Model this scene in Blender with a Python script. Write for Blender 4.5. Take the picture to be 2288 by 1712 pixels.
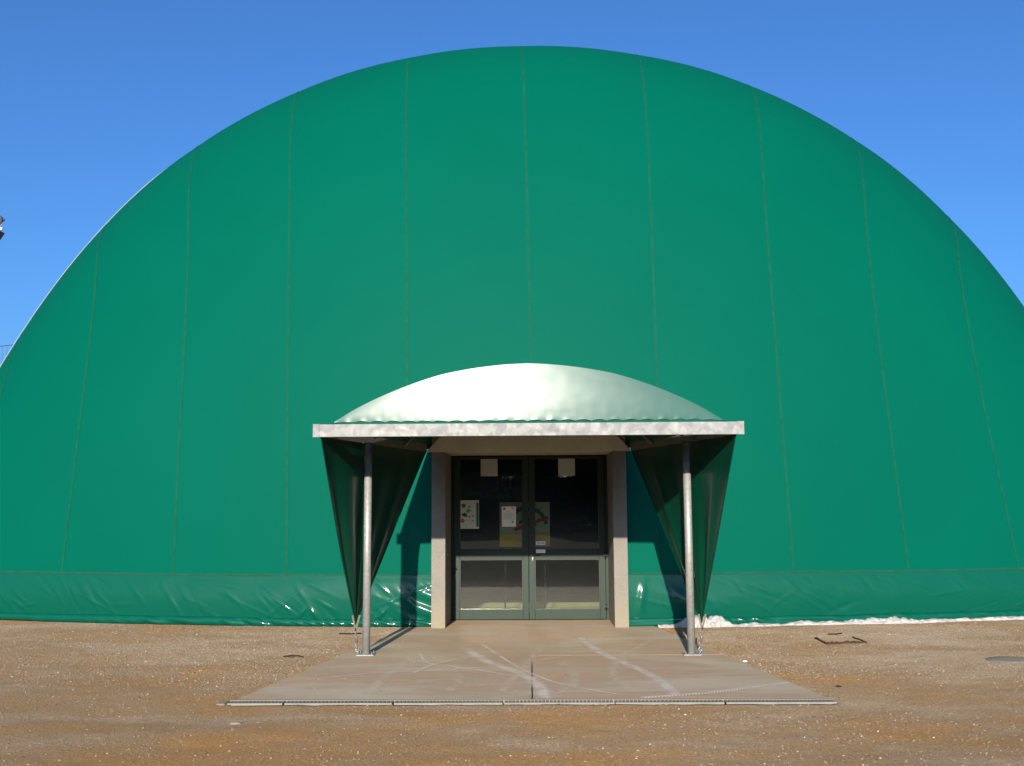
import bpy, math, random
import numpy as np
from mathutils import Vector, Matrix

for o in list(bpy.data.objects): bpy.data.objects.remove(o)
sc = bpy.context.scene
C = sc.collection
R = math.radians
rng = np.random.default_rng(7)
random.seed(7)

# ------------------------------------------------------------------ camera
cam_d = bpy.data.cameras.new('camera'); cam = bpy.data.objects.new('camera', cam_d); C.objects.link(cam)
cam_d.sensor_fit = 'HORIZONTAL'; cam_d.sensor_width = 36.0; cam_d.lens = 36.19
cam_d.clip_start = 0.1; cam_d.clip_end = 3000
PITCH, YAW, ROLL = math.atan(284/2300), math.atan(40/2300), R(0.32)
cam.matrix_world = (Matrix.Translation((0, 0, 1.63)) @ Matrix.Rotation(YAW, 4, 'Z')
                    @ Matrix.Rotation(PITCH + R(90), 4, 'X') @ Matrix.Rotation(-ROLL, 4, 'Z'))
sc.camera = cam

# ------------------------------------------------------------------ light
SUN_EL, SUN_AZ = R(16.4), R(4.6)          # low sun behind the viewer, a little to the left
w = bpy.data.worlds.new('World'); sc.world = w; w.use_nodes = True
nt = w.node_tree; nt.nodes.clear()
sky = nt.nodes.new('ShaderNodeTexSky'); sky.sky_type = 'NISHITA'; sky.sun_disc = False
sky.sun_elevation = SUN_EL; sky.sun_rotation = math.pi + SUN_AZ
sky.altitude = 50; sky.air_density = 1.0; sky.dust_density = 2.0; sky.ozone_density = 9.0
bg = nt.nodes.new('ShaderNodeBackground'); bg.inputs['Strength'].default_value = 0.102
wo = nt.nodes.new('ShaderNodeOutputWorld')
nt.links.new(sky.outputs[0], bg.inputs[0]); nt.links.new(bg.outputs[0], wo.inputs[0])
sd = bpy.data.lights.new('sun', 'SUN'); sd.energy = 4.5; sd.angle = R(0.53); sd.color = (1.0, 0.91, 0.77)
sun = bpy.data.objects.new('sun', sd); C.objects.link(sun)
ldir = Vector((math.sin(SUN_AZ)*math.cos(SUN_EL), math.cos(SUN_AZ)*math.cos(SUN_EL), -math.sin(SUN_EL)))
sun.rotation_euler = ldir.to_track_quat('-Z', 'Y').to_euler(); sun.location = (-3, -30, 15)

vs = sc.view_settings
vs.view_transform = 'Standard'; vs.look = 'None'; vs.exposure = 0.9; vs.gamma = 1.0; vs.use_curve_mapping = False
cy = sc.cycles
cy.use_denoising = True; cy.max_bounces = 8; cy.diffuse_bounces = 4; cy.glossy_bounces = 4; cy.transparent_max_bounces = 16
cy.sample_clamp_indirect = 80; cy.blur_glossy = 0.0; cy.caustics_reflective = True

# ------------------------------------------------------------------ material helpers
class NT:
    def __init__(s, name):
        s.m = bpy.data.materials.new(name); s.m.use_nodes = True
        s.t = s.m.node_tree; s.t.nodes.clear()
        s.out = s.n('ShaderNodeOutputMaterial')
    def n(s, typ, **kw):
        nd = s.t.nodes.new(typ)
        for k, v in kw.items():
            if k.startswith('i_'):
                key = k[2:].replace('_', ' ')
                nd.inputs[key].default_value = v
            else: setattr(nd, k, v)
        return nd
    def l(s, a, b): s.t.links.new(a, b)
    def coord(s, scale=(1, 1, 1), obj=True):
        tc = s.n('ShaderNodeTexCoord'); mp = s.n('ShaderNodeMapping'); mp.inputs['Scale'].default_value = scale
        if obj: s.l(tc.outputs['Object'], mp.inputs['Vector'])
        else: s.l(s.n('ShaderNodeNewGeometry').outputs['Position'], mp.inputs['Vector'])
        return mp.outputs[0]
    def noise(s, vec, scale, detail=4, rough=.55, dist=0):
        nd = s.n('ShaderNodeTexNoise'); nd.inputs['Scale'].default_value = scale
        nd.inputs['Detail'].default_value = detail; nd.inputs['Roughness'].default_value = rough
        nd.inputs['Distortion'].default_value = dist
        s.l(vec, nd.inputs['Vector']); return nd.outputs['Fac']
    def ramp(s, fac, stops, interp='LINEAR'):
        nd = s.n('ShaderNodeValToRGB'); cr = nd.color_ramp; cr.interpolation = interp
        while len(cr.elements) < len(stops): cr.elements.new(0.5)
        for e, (p, c) in zip(cr.elements, stops):
            e.position = p; e.color = (c, c, c, 1) if isinstance(c, (int, float)) else tuple(c)+(1,)
        s.l(fac, nd.inputs[0]); return nd.outputs[0]
    def mix(s, fac, a, b, mode='MIX'):
        nd = s.n('ShaderNodeMix', data_type='RGBA', blend_type=mode)
        for v, i in ((fac, 0), (a, 6), (b, 7)):
            if hasattr(v, 'links'): s.l(v, nd.inputs[i])
            elif i == 0: nd.inputs[0].default_value = v
            else: nd.inputs[i].default_value = tuple(v)+(1,) if len(v) == 3 else v
        return nd.outputs[2]
    def math(s, op, a, b=0.0):
        nd = s.n('ShaderNodeMath', operation=op)
        for v, i in ((a, 0), (b, 1)):
            if hasattr(v, 'links'): s.l(v, nd.inputs[i])
            else: nd.inputs[i].default_value = v
        return nd.outputs[0]
    def bsdf(s, color, rough=.5, spec=.5, metal=0, coat=0, coat_rough=.2, bump=None, bstr=.3, bdist=.01, drough=0.0):
        b = s.n('ShaderNodeBsdfPrincipled'); b.inputs['Diffuse Roughness'].default_value = drough
        for key, v in (('Base Color', color), ('Roughness', rough), ('Specular IOR Level', spec), ('Metallic', metal),
                       ('Coat Weight', coat), ('Coat Roughness', coat_rough)):
            if hasattr(v, 'links'): s.l(v, b.inputs[key])
            elif key == 'Base Color': b.inputs[key].default_value = tuple(v)+(1,)
            else: b.inputs[key].default_value = v
        if bump is not None:
            bp = s.n('ShaderNodeBump'); bp.inputs['Strength'].default_value = bstr; bp.inputs['Distance'].default_value = bdist
            s.l(bump, bp.inputs['Height']); s.l(bp.outputs[0], b.inputs['Normal'])
        s.l(b.outputs[0], s.out.inputs[0]); return b

def plain(name, col, rough=.6, spec=.4, metal=0, var=.12, scale=8, bstr=.1):
    t = NT(name); v = t.coord()
    f = t.noise(v, scale, 5)
    lo = tuple(c*(1-var) for c in col); hi = tuple(min(1, c*(1+var)) for c in col)
    t.bsdf(t.ramp(f, [(.3, lo), (.7, hi)]), rough, spec, metal, bump=t.noise(v, scale*6, 3), bstr=bstr, bdist=.004)
    return t.m

def fabric(name, col, rough, coat, coat_rough, wrinkle=0.0, spec=.5):
    t = NT(name); v = t.coord(obj=False)
    f = t.noise(v, .35, 4); g = t.noise(v, 60, 2)
    col2 = tuple(c*.965 for c in col); col3 = tuple(c*1.03 for c in col)
    c = t.ramp(f, [(.3, col2), (.7, col3)])
    c = t.mix(t.ramp(t.noise(t.coord((1, 1, 4), False), 1.1, 6, .7), [(.58, 0.0), (.85, .25)]), c, tuple(x*.86+.0008 for x in col))
    h = t.math('ADD', t.math('MULTIPLY', g, .03), t.math('MULTIPLY', t.noise(v, 3.0, 3), wrinkle))
    t.bsdf(c, rough, spec, 0, coat, coat_rough, bump=h, bstr=.25, bdist=.02)
    return t.m

M = {}
GREEN = (.0002, .083, .0535)
M['fabric'] = fabric('dome fabric', GREEN, .55, .0, .38, .0, .022)
M['skirt'] = fabric('skirt fabric', (.0010, .072, .045), .5, .30, .12, .3, .06)
M['lunette'] = fabric('canopy front fabric', (.008, .074, .057), .45, .33, .228, .02, .12)
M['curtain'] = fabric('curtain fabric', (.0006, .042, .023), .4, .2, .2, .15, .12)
M['roof_fabric'] = fabric('canopy roof fabric', (.0008, .07, .045), .5, .1, .3, .2, .15)
M['seam'] = plain('weld seam', (.0046, .0765, .047), .6, .03)
M['hem_seam'] = plain('skirt seam', (.013, .066, .038), .6, .08)

def concrete(name, base, dark, scale=1.0, tint=None):
    t = NT(name); v = t.coord(obj=False)
    a = t.noise(v, 3*scale, 6, .65); b = t.noise(v, 38*scale, 4, .6); d = t.noise(v, 140*scale, 2)
    c = t.ramp(a, [(.3, dark), (.68, base)])
    c = t.mix(.35, c, t.ramp(b, [(.35, tuple(x*.7 for x in base)), (.65, tuple(min(1, x*1.15) for x in base))]))
    c = t.mix(t.ramp(d, [(.30, .55), (.36, 0.0)]), c, tuple(x*.45 for x in base))
    if tint:
        z = t.n('ShaderNodeSeparateXYZ'); t.l(t.n('ShaderNodeNewGeometry').outputs['Position'], z.inputs[0])
        zz = t.math('ADD', z.outputs['Z'], t.math('MULTIPLY', t.math('SUBTRACT', a, .5), .5))
        c = t.mix(t.ramp(zz, [(.05, .55), (.55, 0.0)]), c, tint)
    t.bsdf(c, .85, .25, bump=t.math('ADD', b, t.math('MULTIPLY', d, .6)), bstr=.35, bdist=.006)
    return t.m
M['concrete'] = concrete('pillar concrete', (.215, .200, .170), (.165, .152, .130), tint=(.25, .205, .13))
M['lintel'] = plain('lintel render', (.45, .385, .28), .8, .2)
M['beige'] = plain('inner arch panel', (.72, .61, .43), .7, .3, scale=2)

def galvanised(name, col, metal=.55, rough=.42, sc_=14):
    t = NT(name); v = t.coord(obj=False)
    vo = t.n('ShaderNodeTexVoronoi'); vo.inputs['Scale'].default_value = sc_*1.6
    t.l(v, vo.inputs['Vector'])
    sep = t.n('ShaderNodeSeparateColor'); t.l(vo.outputs['Color'], sep.inputs[0])
    a = t.noise(v, sc_*.55, 6, .65, 1.2)
    f = t.math('ADD', t.math('MULTIPLY', sep.outputs[0], .18), t.math('MULTIPLY', a, .82))
    c = t.ramp(f, [(.2, tuple(x*.70 for x in col)), (.5, col), (.75, tuple(min(1, x*1.28) for x in col))])
    t.bsdf(c, t.ramp(f, [(.2, rough+.15), (.8, rough-.08)]), .5, metal, bump=f, bstr=.08, bdist=.002)
    return t.m
M['galv'] = galvanised('galvanised steel', (.200, .199, .195), .25, .6, 9)
M['galv_tube'] = galvanised('galvanised tube', (.27, .267, .255), .3, .45, 30)
M['grate'] = plain('pale zinc grate', (.20, .19, .165), .6, .3, .1)
M['zinc'] = plain('zinc hardware', (.20, .20, .195), .4, .5, .5)
M['steel_dark'] = plain('dark beam paint', (.16, .145, .12), .7, .3)
M['rust'] = plain('rusty iron', (.055, .03, .022), .9, .2, var=.4, scale=30)
M['door_green'] = plain('dark green door paint', (.018, .034, .0245), .45, .2, var=.06, scale=2, bstr=.03)
M['black'] = plain('black plastic', (.012, .012, .013), .35, .5)
M['brass'] = plain('brass', (.55, .42, .2), .25, .5, .9)
M['paper'] = plain('white paper', (.72, .72, .68), .8, .2, var=.03)
M['paper_grey'] = plain('translucent square sheet', (.42, .43, .36), .7, .3, var=.06)
M['poster'] = plain('pale green poster', (.50, .56, .44), .7, .3, var=.03)
M['ink'] = plain('ink', (.05, .05, .055), .8, .2)
M['ink_grey'] = plain('grey ink', (.33, .33, .33), .8, .2)
M['red'] = plain('red print', (.55, .045, .035), .8, .2)
M['green_print'] = plain('green print', (.05, .30, .12), .8, .2)
M['teal_print'] = plain('teal print', (.01, .13, .085), .8, .2)
M['brown_print'] = plain('brown print', (.13, .075, .05), .8, .2)
M['yellow'] = plain('yellow print', (.72, .42, .02), .8, .2)
M['board'] = plain('board face', (.42, .42, .37), .7, .3)
M['foam'] = plain('white fleece', (.37, .35, .34), .95, .1, var=.10, scale=14, bstr=.8)
M['strap'] = plain('strap webbing', (.13, .115, .085), .8, .2)
M['interior_green'] = plain('green carpet', (.30, .46, .14), .9, .1, var=.12, scale=20)
M['interior_beige'] = plain('beige screed', (.58, .52, .38), .9, .2, var=.12, scale=4)
M['inside'] = plain('inside lining', (.05, .06, .055), .9, .1)
M['twig'] = plain('twig bark', (.03, .02, .014), .9, .1)
M['edge'] = plain('pale rim glint', (.24, .31, .25), .5, .4, var=.05)  # colour of the light rim drawn along the dome outline
M['net'] = plain('net cord', (.06, .07, .09), .8, .2)
M['lamp_white'] = plain('lamp white paint', (.75, .76, .74), .5, .4)
M['lamp_dark'] = plain('lamp dark housing', (.05, .04, .05), .5, .4)
M['bark'] = plain('tree bark', (.07, .05, .035), .9, .1, var=.3, scale=20)
M['car_black'] = plain('black car paint', (.012, .012, .014), .18, .5, var=.02, bstr=0)
M['car_blue'] = plain('dark blue car paint', (.012, .02, .05), .18, .5, var=.02, bstr=0)
M['car_grey'] = plain('silver grey car paint', (.16, .165, .17), .22, .5, .3, var=.02, bstr=0)
M['car_glass'] = plain('car window glass', (.01, .012, .012), .04, .5, var=.0, bstr=0)
M['tyre'] = plain('tyre rubber', (.02, .02, .02), .85, .2)
M['lens_red'] = plain('tail lamp lens', (.35, .01, .01), .1, .5)
M['leaf'] = plain('leaves', (.035, .060, .018), .6, .3, var=.4, scale=3)

# glass: clear pane, Fresnel reflection over straight transmission
t = NT('door glass')
fr = t.n('ShaderNodeFresnel'); fr.inputs['IOR'].default_value = 1.52
fac = t.n('ShaderNodeMath', operation='MULTIPLY', use_clamp=True); t.l(fr.outputs[0], fac.inputs[0]); fac.inputs[1].default_value = 0.9
tr = t.n('ShaderNodeBsdfTransparent'); tr.inputs[0].default_value = (.88, .92, .86, 1)
gl = t.n('ShaderNodeBsdfGlossy'); gl.inputs['Roughness'].default_value = 0.012; gl.inputs['Color'].default_value = (1, 1, 1, 1)
ms = t.n('ShaderNodeMixShader'); t.l(fac.outputs[0], ms.inputs[0]); t.l(tr.outputs[0], ms.inputs[1]); t.l(gl.outputs[0], ms.inputs[2])
# soft second reflection added so sunlight off the panes reaches the slab
gl2 = t.n('ShaderNodeBsdfGlossy', distribution='BECKMANN'); gl2.inputs['Roughness'].default_value = .145; gl2.inputs['Color'].default_value = (1, 1, 1, 1)
ms2 = t.n('ShaderNodeMixShader'); ms2.inputs[0].default_value = .034; t.l(ms.outputs[0], ms2.inputs[1]); t.l(gl2.outputs[0], ms2.inputs[2])
t.l(ms2.outputs[0], t.out.inputs[0]); M['glass'] = t.m

# ground: ochre dirt and grey-beige grit in streaks
t = NT('gravelly earth'); v = t.coord((.6, 1, 1), False); v1 = t.coord(obj=False)
big = t.noise(v, .55, 6, .62, .5); mid = t.noise(v, 2.2, 5, .6, .4); fine = t.noise(v1, 42, 5, .7); grit = t.noise(v1, 170, 3, .6)
f = t.math('ADD', t.math('MULTIPLY', big, .65), t.math('MULTIPLY', mid, .35))
sy = t.n('ShaderNodeSeparateXYZ'); t.l(t.n('ShaderNodeNewGeometry').outputs['Position'], sy.inputs[0])
f = t.math('ADD', f, t.ramp(t.math('DIVIDE', sy.outputs['Y'], 20.0), [(.36, .06), (.45, .04), (.54, -.055), (.60, -.085), (.73, -.11)]))
c = t.ramp(f, [(.34, (.44, .375, .305)), (.44, (.39, .315, .235)), (.52, (.335, .25, .165)), (.60, (.365, .24, .125)), (.67, (.375, .228, .103)), (.75, (.32, .22, .125))])
c = t.mix(.55, c, t.ramp(fine, [(.3, (.30, .27, .24)), (.5, (.62, .62, .62)), (.7, (.95, .93, .9))]), 'OVERLAY')
c = t.mix(t.ramp(grit, [(.34, .7), (.46, 0.0)]), c, (.10, .07, .045))
c = t.mix(t.ramp(grit, [(.60, 0.0), (.70, .7)]), c, (.50, .42, .31))
c = t.mix(1.0, c, (.73, .69, .62), 'MULTIPLY')
t.bsdf(c, .95, .04, bump=t.math('ADD', t.math('MULTIPLY', fine, .7), t.math('MULTIPLY', grit, .5)), bstr=1.0, bdist=.03, drough=1.0)
M['ground'] = t.m

t = NT('loose gravel')
ge = t.n('ShaderNodeNewGeometry')
c = t.ramp(ge.outputs['Random Per Island'], [(0, (.09, .06, .035)), (.2, (.155, .115, .072)), (.5, (.195, .15, .105)), (.8, (.225, .182, .137)), (.96, (.265, .225, .18)), (1, (.42, .37, .31))])
t.bsdf(c, .9, .1, drough=.8); M['gravel'] = t.m

# slab concrete with earth dust trodden over it
t = NT('slab concrete'); v = t.coord(obj=False); vs_ = t.coord((.5, 1.3, 1), False)
a = t.noise(vs_, .7, 6, .65, .8); b = t.noise(t.coord((.35, 1.6, 1), False), 7, 6, .72, .8); d = t.noise(v, 160, 3); e_ = t.noise(v, 1.7, 3, .5)
c = t.ramp(a, [(.30, (.43, .36, .285)), (.43, (.40, .315, .235)), (.53, (.36, .255, .18)), (.66, (.45, .295, .175))])
c = t.mix(t.ramp(b, [(.45, 0.0), (.75, .4)]), c, (.52, .425, .31))
c = t.mix(t.ramp(b, [(.25, .3), (.42, 0.0)]), c, (.29, .20, .135))
c = t.mix(.25, c, t.ramp(d, [(.35, (.3, .3, .3)), (.65, (.75, .75, .75))]), 'OVERLAY')
c = t.mix(1.0, c, (1.08, 1.08, 1.0), 'MULTIPLY')
t.bsdf(c, .8, .2, bump=t.math('ADD', t.math('MULTIPLY', d, .3), b), bstr=.18, bdist=.01, drough=.0); M['slab'] = t.m

# tyre dust prints: ribbon with tread gaps
def tread(name, strength, col):
    t = NT(name)
    uv = t.n('ShaderNodeTexCoord').outputs['UV']; sp = t.n('ShaderNodeSeparateXYZ'); t.l(uv, sp.inputs[0])
    across = t.math('ABSOLUTE', t.math('SUBTRACT', sp.outputs['Y'], .5))          # 0 .. .5
    ph = t.math('ADD', t.math('MULTIPLY', sp.outputs['X'], 190.0), t.math('MULTIPLY', across, 16.0))
    bars = t.ramp(t.math('ADD', t.math('MULTIPLY', t.math('SINE', ph), .5), .5), [(.35, .4), (.6, 1.0)])
    edge = t.ramp(across, [(.2, 1.0), (.5, 0.0)])
    nz = t.ramp(t.noise(t.coord(obj=False), 4.5, 5, .7), [(.28, 0.05), (.56, 1.0)])
    fac = t.math('MULTIPLY', t.math('MULTIPLY', bars, edge), t.math('MULTIPLY', nz, strength))
    tr = t.n('ShaderNodeBsdfTransparent'); df = t.n('ShaderNodeBsdfPrincipled'); df.inputs[0].default_value = col+(1,); df.inputs['Roughness'].default_value = .8; df.inputs['Diffuse Roughness'].default_value = .0; df.inputs['Specular IOR Level'].default_value = .2
    mx = t.n('ShaderNodeMixShader'); t.l(fac, mx.inputs[0]); t.l(tr.outputs[0], mx.inputs[1]); t.l(df.outputs[0], mx.inputs[2])
    t.l(mx.outputs[0], t.out.inputs[0]); return t.m
M['tread'] = tread('pale tyre dust', .95, (.74, .66, .55))
M['tread2'] = tread('ochre tyre dust', .7, (.68, .57, .40))

# ------------------------------------------------------------------ object helpers
def link(o, parent=None):
    C.objects.link(o)
    if parent: o.parent = parent
    return o
def empty(name, loc=(0, 0, 0)):
    o = bpy.data.objects.new(name, None); o.location = loc; o.empty_display_size = .2; C.objects.link(o)
    return o
def tag(o, label=None, cat=None, group=None, kind=None):
    for k, v in (('label', label), ('category', cat), ('group', group), ('kind', kind)):
        if v: o[k] = v
    return o
class MB:
    """collects shapes in world space; build() makes one mesh object whose origin sits at its parent"""
    def __init__(s): s.v = []; s.f = []; s.sm = []
    def add(s, vs, fs, smooth=False):
        n = len(s.v); s.v += [tuple(map(float, p)) for p in vs]
        s.f += [tuple(i+n for i in q) for q in fs]; s.sm += [smooth]*len(fs); return s
    def box(s, a, b):
        (x0, y0, z0), (x1, y1, z1) = a, b
        vs = [(x0, y0, z0), (x1, y0, z0), (x1, y1, z0), (x0, y1, z0), (x0, y0, z1), (x1, y0, z1), (x1, y1, z1), (x0, y1, z1)]
        return s.add(vs, [(3, 2, 1, 0), (4, 5, 6, 7), (0, 1, 5, 4), (1, 2, 6, 5), (2, 3, 7, 6), (3, 0, 4, 7)])
    def prism(s, poly, z0, z1):
        n = len(poly); vs = [(x, y, z0) for x, y in poly]+[(x, y, z1) for x, y in poly]
        fs = [tuple(range(n-1, -1, -1)), tuple(range(n, 2*n))]+[(i, (i+1) % n, n+(i+1) % n, n+i) for i in range(n)]
        return s.add(vs, fs)
    def tube(s, pts, r, n=10, cap=True):
        pts = [Vector(p) for p in pts]; rs = r if isinstance(r, (list, tuple)) else [r]*len(pts)
        rings = []; up = None
        for i, p in enumerate(pts):
            d = (pts[min(i+1, len(pts)-1)]-pts[max(i-1, 0)]).normalized()
            if up is None: up = Vector((0, 0, 1)) if abs(d.z) < .9 else Vector((1, 0, 0))
            a = d.cross(up).normalized(); b = a.cross(d).normalized(); up = b
            rings.append([p+(a*math.cos(2*math.pi*k/n)+b*math.sin(2*math.pi*k/n))*rs[i] for k in range(n)])
        vs = [q for rg in rings for q in rg]
        fs = [(i*n+k, i*n+(k+1) % n, (i+1)*n+(k+1) % n, (i+1)*n+k) for i in range(len(pts)-1) for k in range(n)]
        s.add(vs, fs, True)
        if cap:
            m = len(s.v)-len(vs)
            s.f += [tuple(m+k for k in range(n))[::-1], tuple(m+(len(pts)-1)*n+k for k in range(n))]; s.sm += [False]*2
        return s
    def bar(s, a, b, w, h, up=(0, 0, 1)):
        a, b = Vector(a), Vector(b); d = (b-a).normalized(); sd_ = d.cross(Vector(up)).normalized(); u = sd_.cross(d)
        vs = [p+sd_*sx*w/2+u*sz*h/2 for p in (a, b) for sx, sz in ((-1, -1), (1, -1), (1, 1), (-1, 1))]
        return s.add(vs, [(3, 2, 1, 0), (4, 5, 6, 7), (0, 1, 5, 4), (1, 2, 6, 5), (2, 3, 7, 6), (3, 0, 4, 7)])
    def grid(s, P, smooth=True, mask=None, flip=False):
        nu, nv = P.shape[:2]
        fs = []
        for i in range(nu-1):
            for j in range(nv-1):
                if mask is not None and not mask[i, j]: continue
                q = (i*nv+j, (i+1)*nv+j, (i+1)*nv+j+1, i*nv+j+1)
                fs.append(q[::-1] if flip else q)
        return s.add(P.reshape(-1, 3), fs, smooth)
    def torus(s, c, ax, r, rr, n=14, m=6):
        ax = Vector(ax).normalized(); u = ax.orthogonal().normalized(); w_ = ax.cross(u); c = Vector(c)
        vs = []
        for i in range(n):
            d = u*math.cos(2*math.pi*i/n)+w_*math.sin(2*math.pi*i/n)
            for k in range(m):
                vs.append(c+d*(r+rr*math.cos(2*math.pi*k/m))+ax*rr*math.sin(2*math.pi*k/m))
        fs = [(i*m+k, ((i+1) % n)*m+k, ((i+1) % n)*m+(k+1) % m, i*m+(k+1) % m) for i in range(n) for k in range(m)]
        return s.add(vs, fs, True)
    def build(s, name, mat, parent=None, bevel=0):
        me = bpy.data.meshes.new(name); off = Vector((0, 0, 0))
        p = parent
        while p: off += p.location; p = p.parent
        vs = [tuple(Vector(q)-off) for q in s.v]
        me.from_pydata(vs, [], s.f); me.polygons.foreach_set('use_smooth', s.sm); me.update()
        me.materials.append(M[mat] if isinstance(mat, str) else mat)
        o = bpy.data.objects.new(name, me); link(o, parent)
        if bevel:
            md = o.modifiers.new('bevel', 'BEVEL'); md.width = bevel; md.segments = 2; md.limit_method = 'ANGLE'
        return o
def quad(p, q, r, s_): return [p, q, r, s_], [(0, 1, 2, 3)]

# smooth pseudo noise for geometry
def make_vnoise(seed):
    g = np.random.default_rng(seed); T = g.random((64, 64))
    def f(x, y):
        x = np.asarray(x, float); y = np.asarray(y, float)
        xi = np.floor(x).astype(int); yi = np.floor(y).astype(int); fx = x-xi; fy = y-yi
        fx = fx*fx*(3-2*fx); fy = fy*fy*(3-2*fy)
        a = T[xi % 64, yi % 64]; b = T[(xi+1) % 64, yi % 64]; c_ = T[xi % 64, (yi+1) % 64]; d = T[(xi+1) % 64, (yi+1) % 64]
        return (a*(1-fx)+b*fx)*(1-fy)+(c_*(1-fx)+d*fx)*fy-.5
    return f
vn = make_vnoise(3); vn2 = make_vnoise(11)

XC = -0.025                                # axis of the entrance
def dome_foot(x): return 14.85+1.0*(x/7.4)**2     # line on which the dome meets the ground

# ------------------------------------------------------------------ ground
SLAB_L = ((-2.59, 9.20), (-1.80, 14.70)); SLAB_R = ((2.57, 9.20), (1.72, 14.75))
def slab_half(y):
    k = np.clip((y-9.20)/5.5, 0, 1)
    return SLAB_L[0][0]+(SLAB_L[1][0]-SLAB_L[0][0])*k, SLAB_R[0][0]+(SLAB_R[1][0]-SLAB_R[0][0])*k
def on_slab(x, y, e=0.0):
    l, r = slab_half(y); return (x > l-e) & (x < r+e) & (y > 9.0-e)
def ground_z(x, y):
    x = np.asarray(x, float); y = np.asarray(y, float)
    z = -.012+.05*vn(x*.35+7, y*.45)+.022*vn(x*.9+3, y*1.9)+.010*vn2(x*4, y*5)+.006*vn2(x*11+2, y*13)
    # settle to slab level next to it and along the dome's foot
    l, r = slab_half(y)
    d = np.maximum(np.maximum(l-x, x-r), 9.0-y)
    near = np.clip(1-d/.5, 0, 1)
    z = z*(1-near)+(-.009+.008*vn2(x*7, y*9))*near
    foot = np.clip(1-(dome_foot(x)-y)/.5, 0, 1); z = z*(1-foot)+(-.006)*foot
    z = np.where(d < -.04, -.09, z)
    z = np.where(y > dome_foot(x)+.15, -.09, z)
    far = np.clip((np.maximum(np.abs(x)-12, np.abs(y-10)-10))/20, 0, 1)
    return z*(1-far)-.03*far
def axis(lo, hi, step, far):
    a = list(np.arange(lo, hi+1e-6, step)); s = step
    while a[-1] < far: s *= 1.5; a.append(a[-1]+s)
    s = step
    while a[0] > -far: s *= 1.5; a.insert(0, a[0]-s)
    return np.array(a)
gx = axis(-9.0, 9.0, .06, 600); gy = axis(5.6, 16.6, .05, 600)
X, Y = np.meshgrid(gx, gy, indexing='ij')
Zg = ground_z(X, Y)
me = bpy.data.meshes.new('ground')
nu, nv = X.shape
vv = np.stack([X, Y, Zg], -1).reshape(-1, 3)
I = (np.arange(nu-1)[:, None]*nv+np.arange(nv-1)[None]).reshape(-1)
fq = np.stack([I, I+nv, I+nv+1, I+1], 1)
me.from_pydata(vv.tolist(), [], fq.tolist()); me.polygons.foreach_set('use_smooth', [True]*len(fq)); me.update()
me.materials.append(M['ground']); tag(link(bpy.data.objects.new('ground', me)), kind='structure')

# loose gravel, denser in drifts
def pebbles(n, name, mat, xr, yr, size, dens, slab=False, seed=1):
    g = np.random.default_rng(seed)
    x = g.uniform(xr[0], xr[1], n); y = yr[0]+(yr[1]-yr[0])*g.random(n)**1.0
    keep = (g.random(n) < dens(x, y)) & (y < dome_foot(x)-.05)
    keep &= on_slab(x, y, 0) if slab else ~on_slab(x, y, -.01)
    x, y = x[keep], y[keep]; n = len(x)
    s = size[0]*(1+(size[1]/size[0]-1)*g.random(n)**4)
    base = np.array([(1, 0, 0), (-.5, .87, 0), (-.5, -.87, 0), (.4, .3, .75), (-.45, .1, .8), (.1, -.45, .7)])
    tri = np.array([(0, 1, 3), (1, 4, 3), (1, 2, 4), (2, 5, 4), (2, 0, 5), (0, 3, 5), (3, 4, 5)])
    a = g.uniform(0, 6.28, n); ca, sa = np.cos(a), np.sin(a)
    B = base[None]*(1+.35*(g.random((n, 6, 3))-.5)); B = B*np.stack([g.uniform(.8, 1.35, n), g.uniform(.6, 1.1, n), g.uniform(.45, .95, n)], 1)[:, None]
    P = np.stack([B[..., 0]*ca[:, None]-B[..., 1]*sa[:, None], B[..., 0]*sa[:, None]+B[..., 1]*ca[:, None], B[..., 2]], -1)*s[:, None, None]
    z0 = (0.0 if slab else ground_z(x, y))-s*.12
    P[..., 0] += x[:, None]; P[..., 1] += y[:, None]; P[..., 2] += (z0*np.ones(n))[:, None]
    F = (tri[None]+6*np.arange(n)[:, None, None]).reshape(-1, 3)
    me = bpy.data.meshes.new(name); V = P.reshape(-1, 3)
    me.vertices.add(len(V)); me.vertices.foreach_set('co', V.reshape(-1))
    me.loops.add(F.size); me.loops.foreach_set('vertex_index', F.reshape(-1).astype(np.int32))
    me.polygons.add(len(F)); me.polygons.foreach_set('loop_start', np.arange(0, F.size, 3, dtype=np.int32))
    me.update(calc_edges=True); me.validate(); me.materials.append(M[mat])
    return link(bpy.data.objects.new(name, me))
def gdens(x, y):
    d = .25+1.5*np.clip(vn(x*.5+20, y*1.1)+.25*vn2(x*2.2, y*3.1)+.12, 0, 1)
    d = np.where((x < -1.5) & (x > -6) & (y > 10), d+.35, d)
    d = d*(.30+.70*np.clip((y-8.2)/2.2, 0, 1))
    return np.clip(d, .05, 1)
tag(pebbles(240000, 'gravel', 'gravel', (-8.6, 8.6), (5.6, 16.2), (.0042, .0145), gdens), 'loose pale grit and small stones lying on the earth', 'gravel', kind='stuff')
tag(pebbles(330, 'slab_grit', 'gravel', (-2.6, 2.6), (9.25, 14.6), (.004, .016), lambda x, y: np.ones_like(x), True, 5), 'pale crumbs of stone on the concrete apron', 'grit', kind='stuff')

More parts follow.
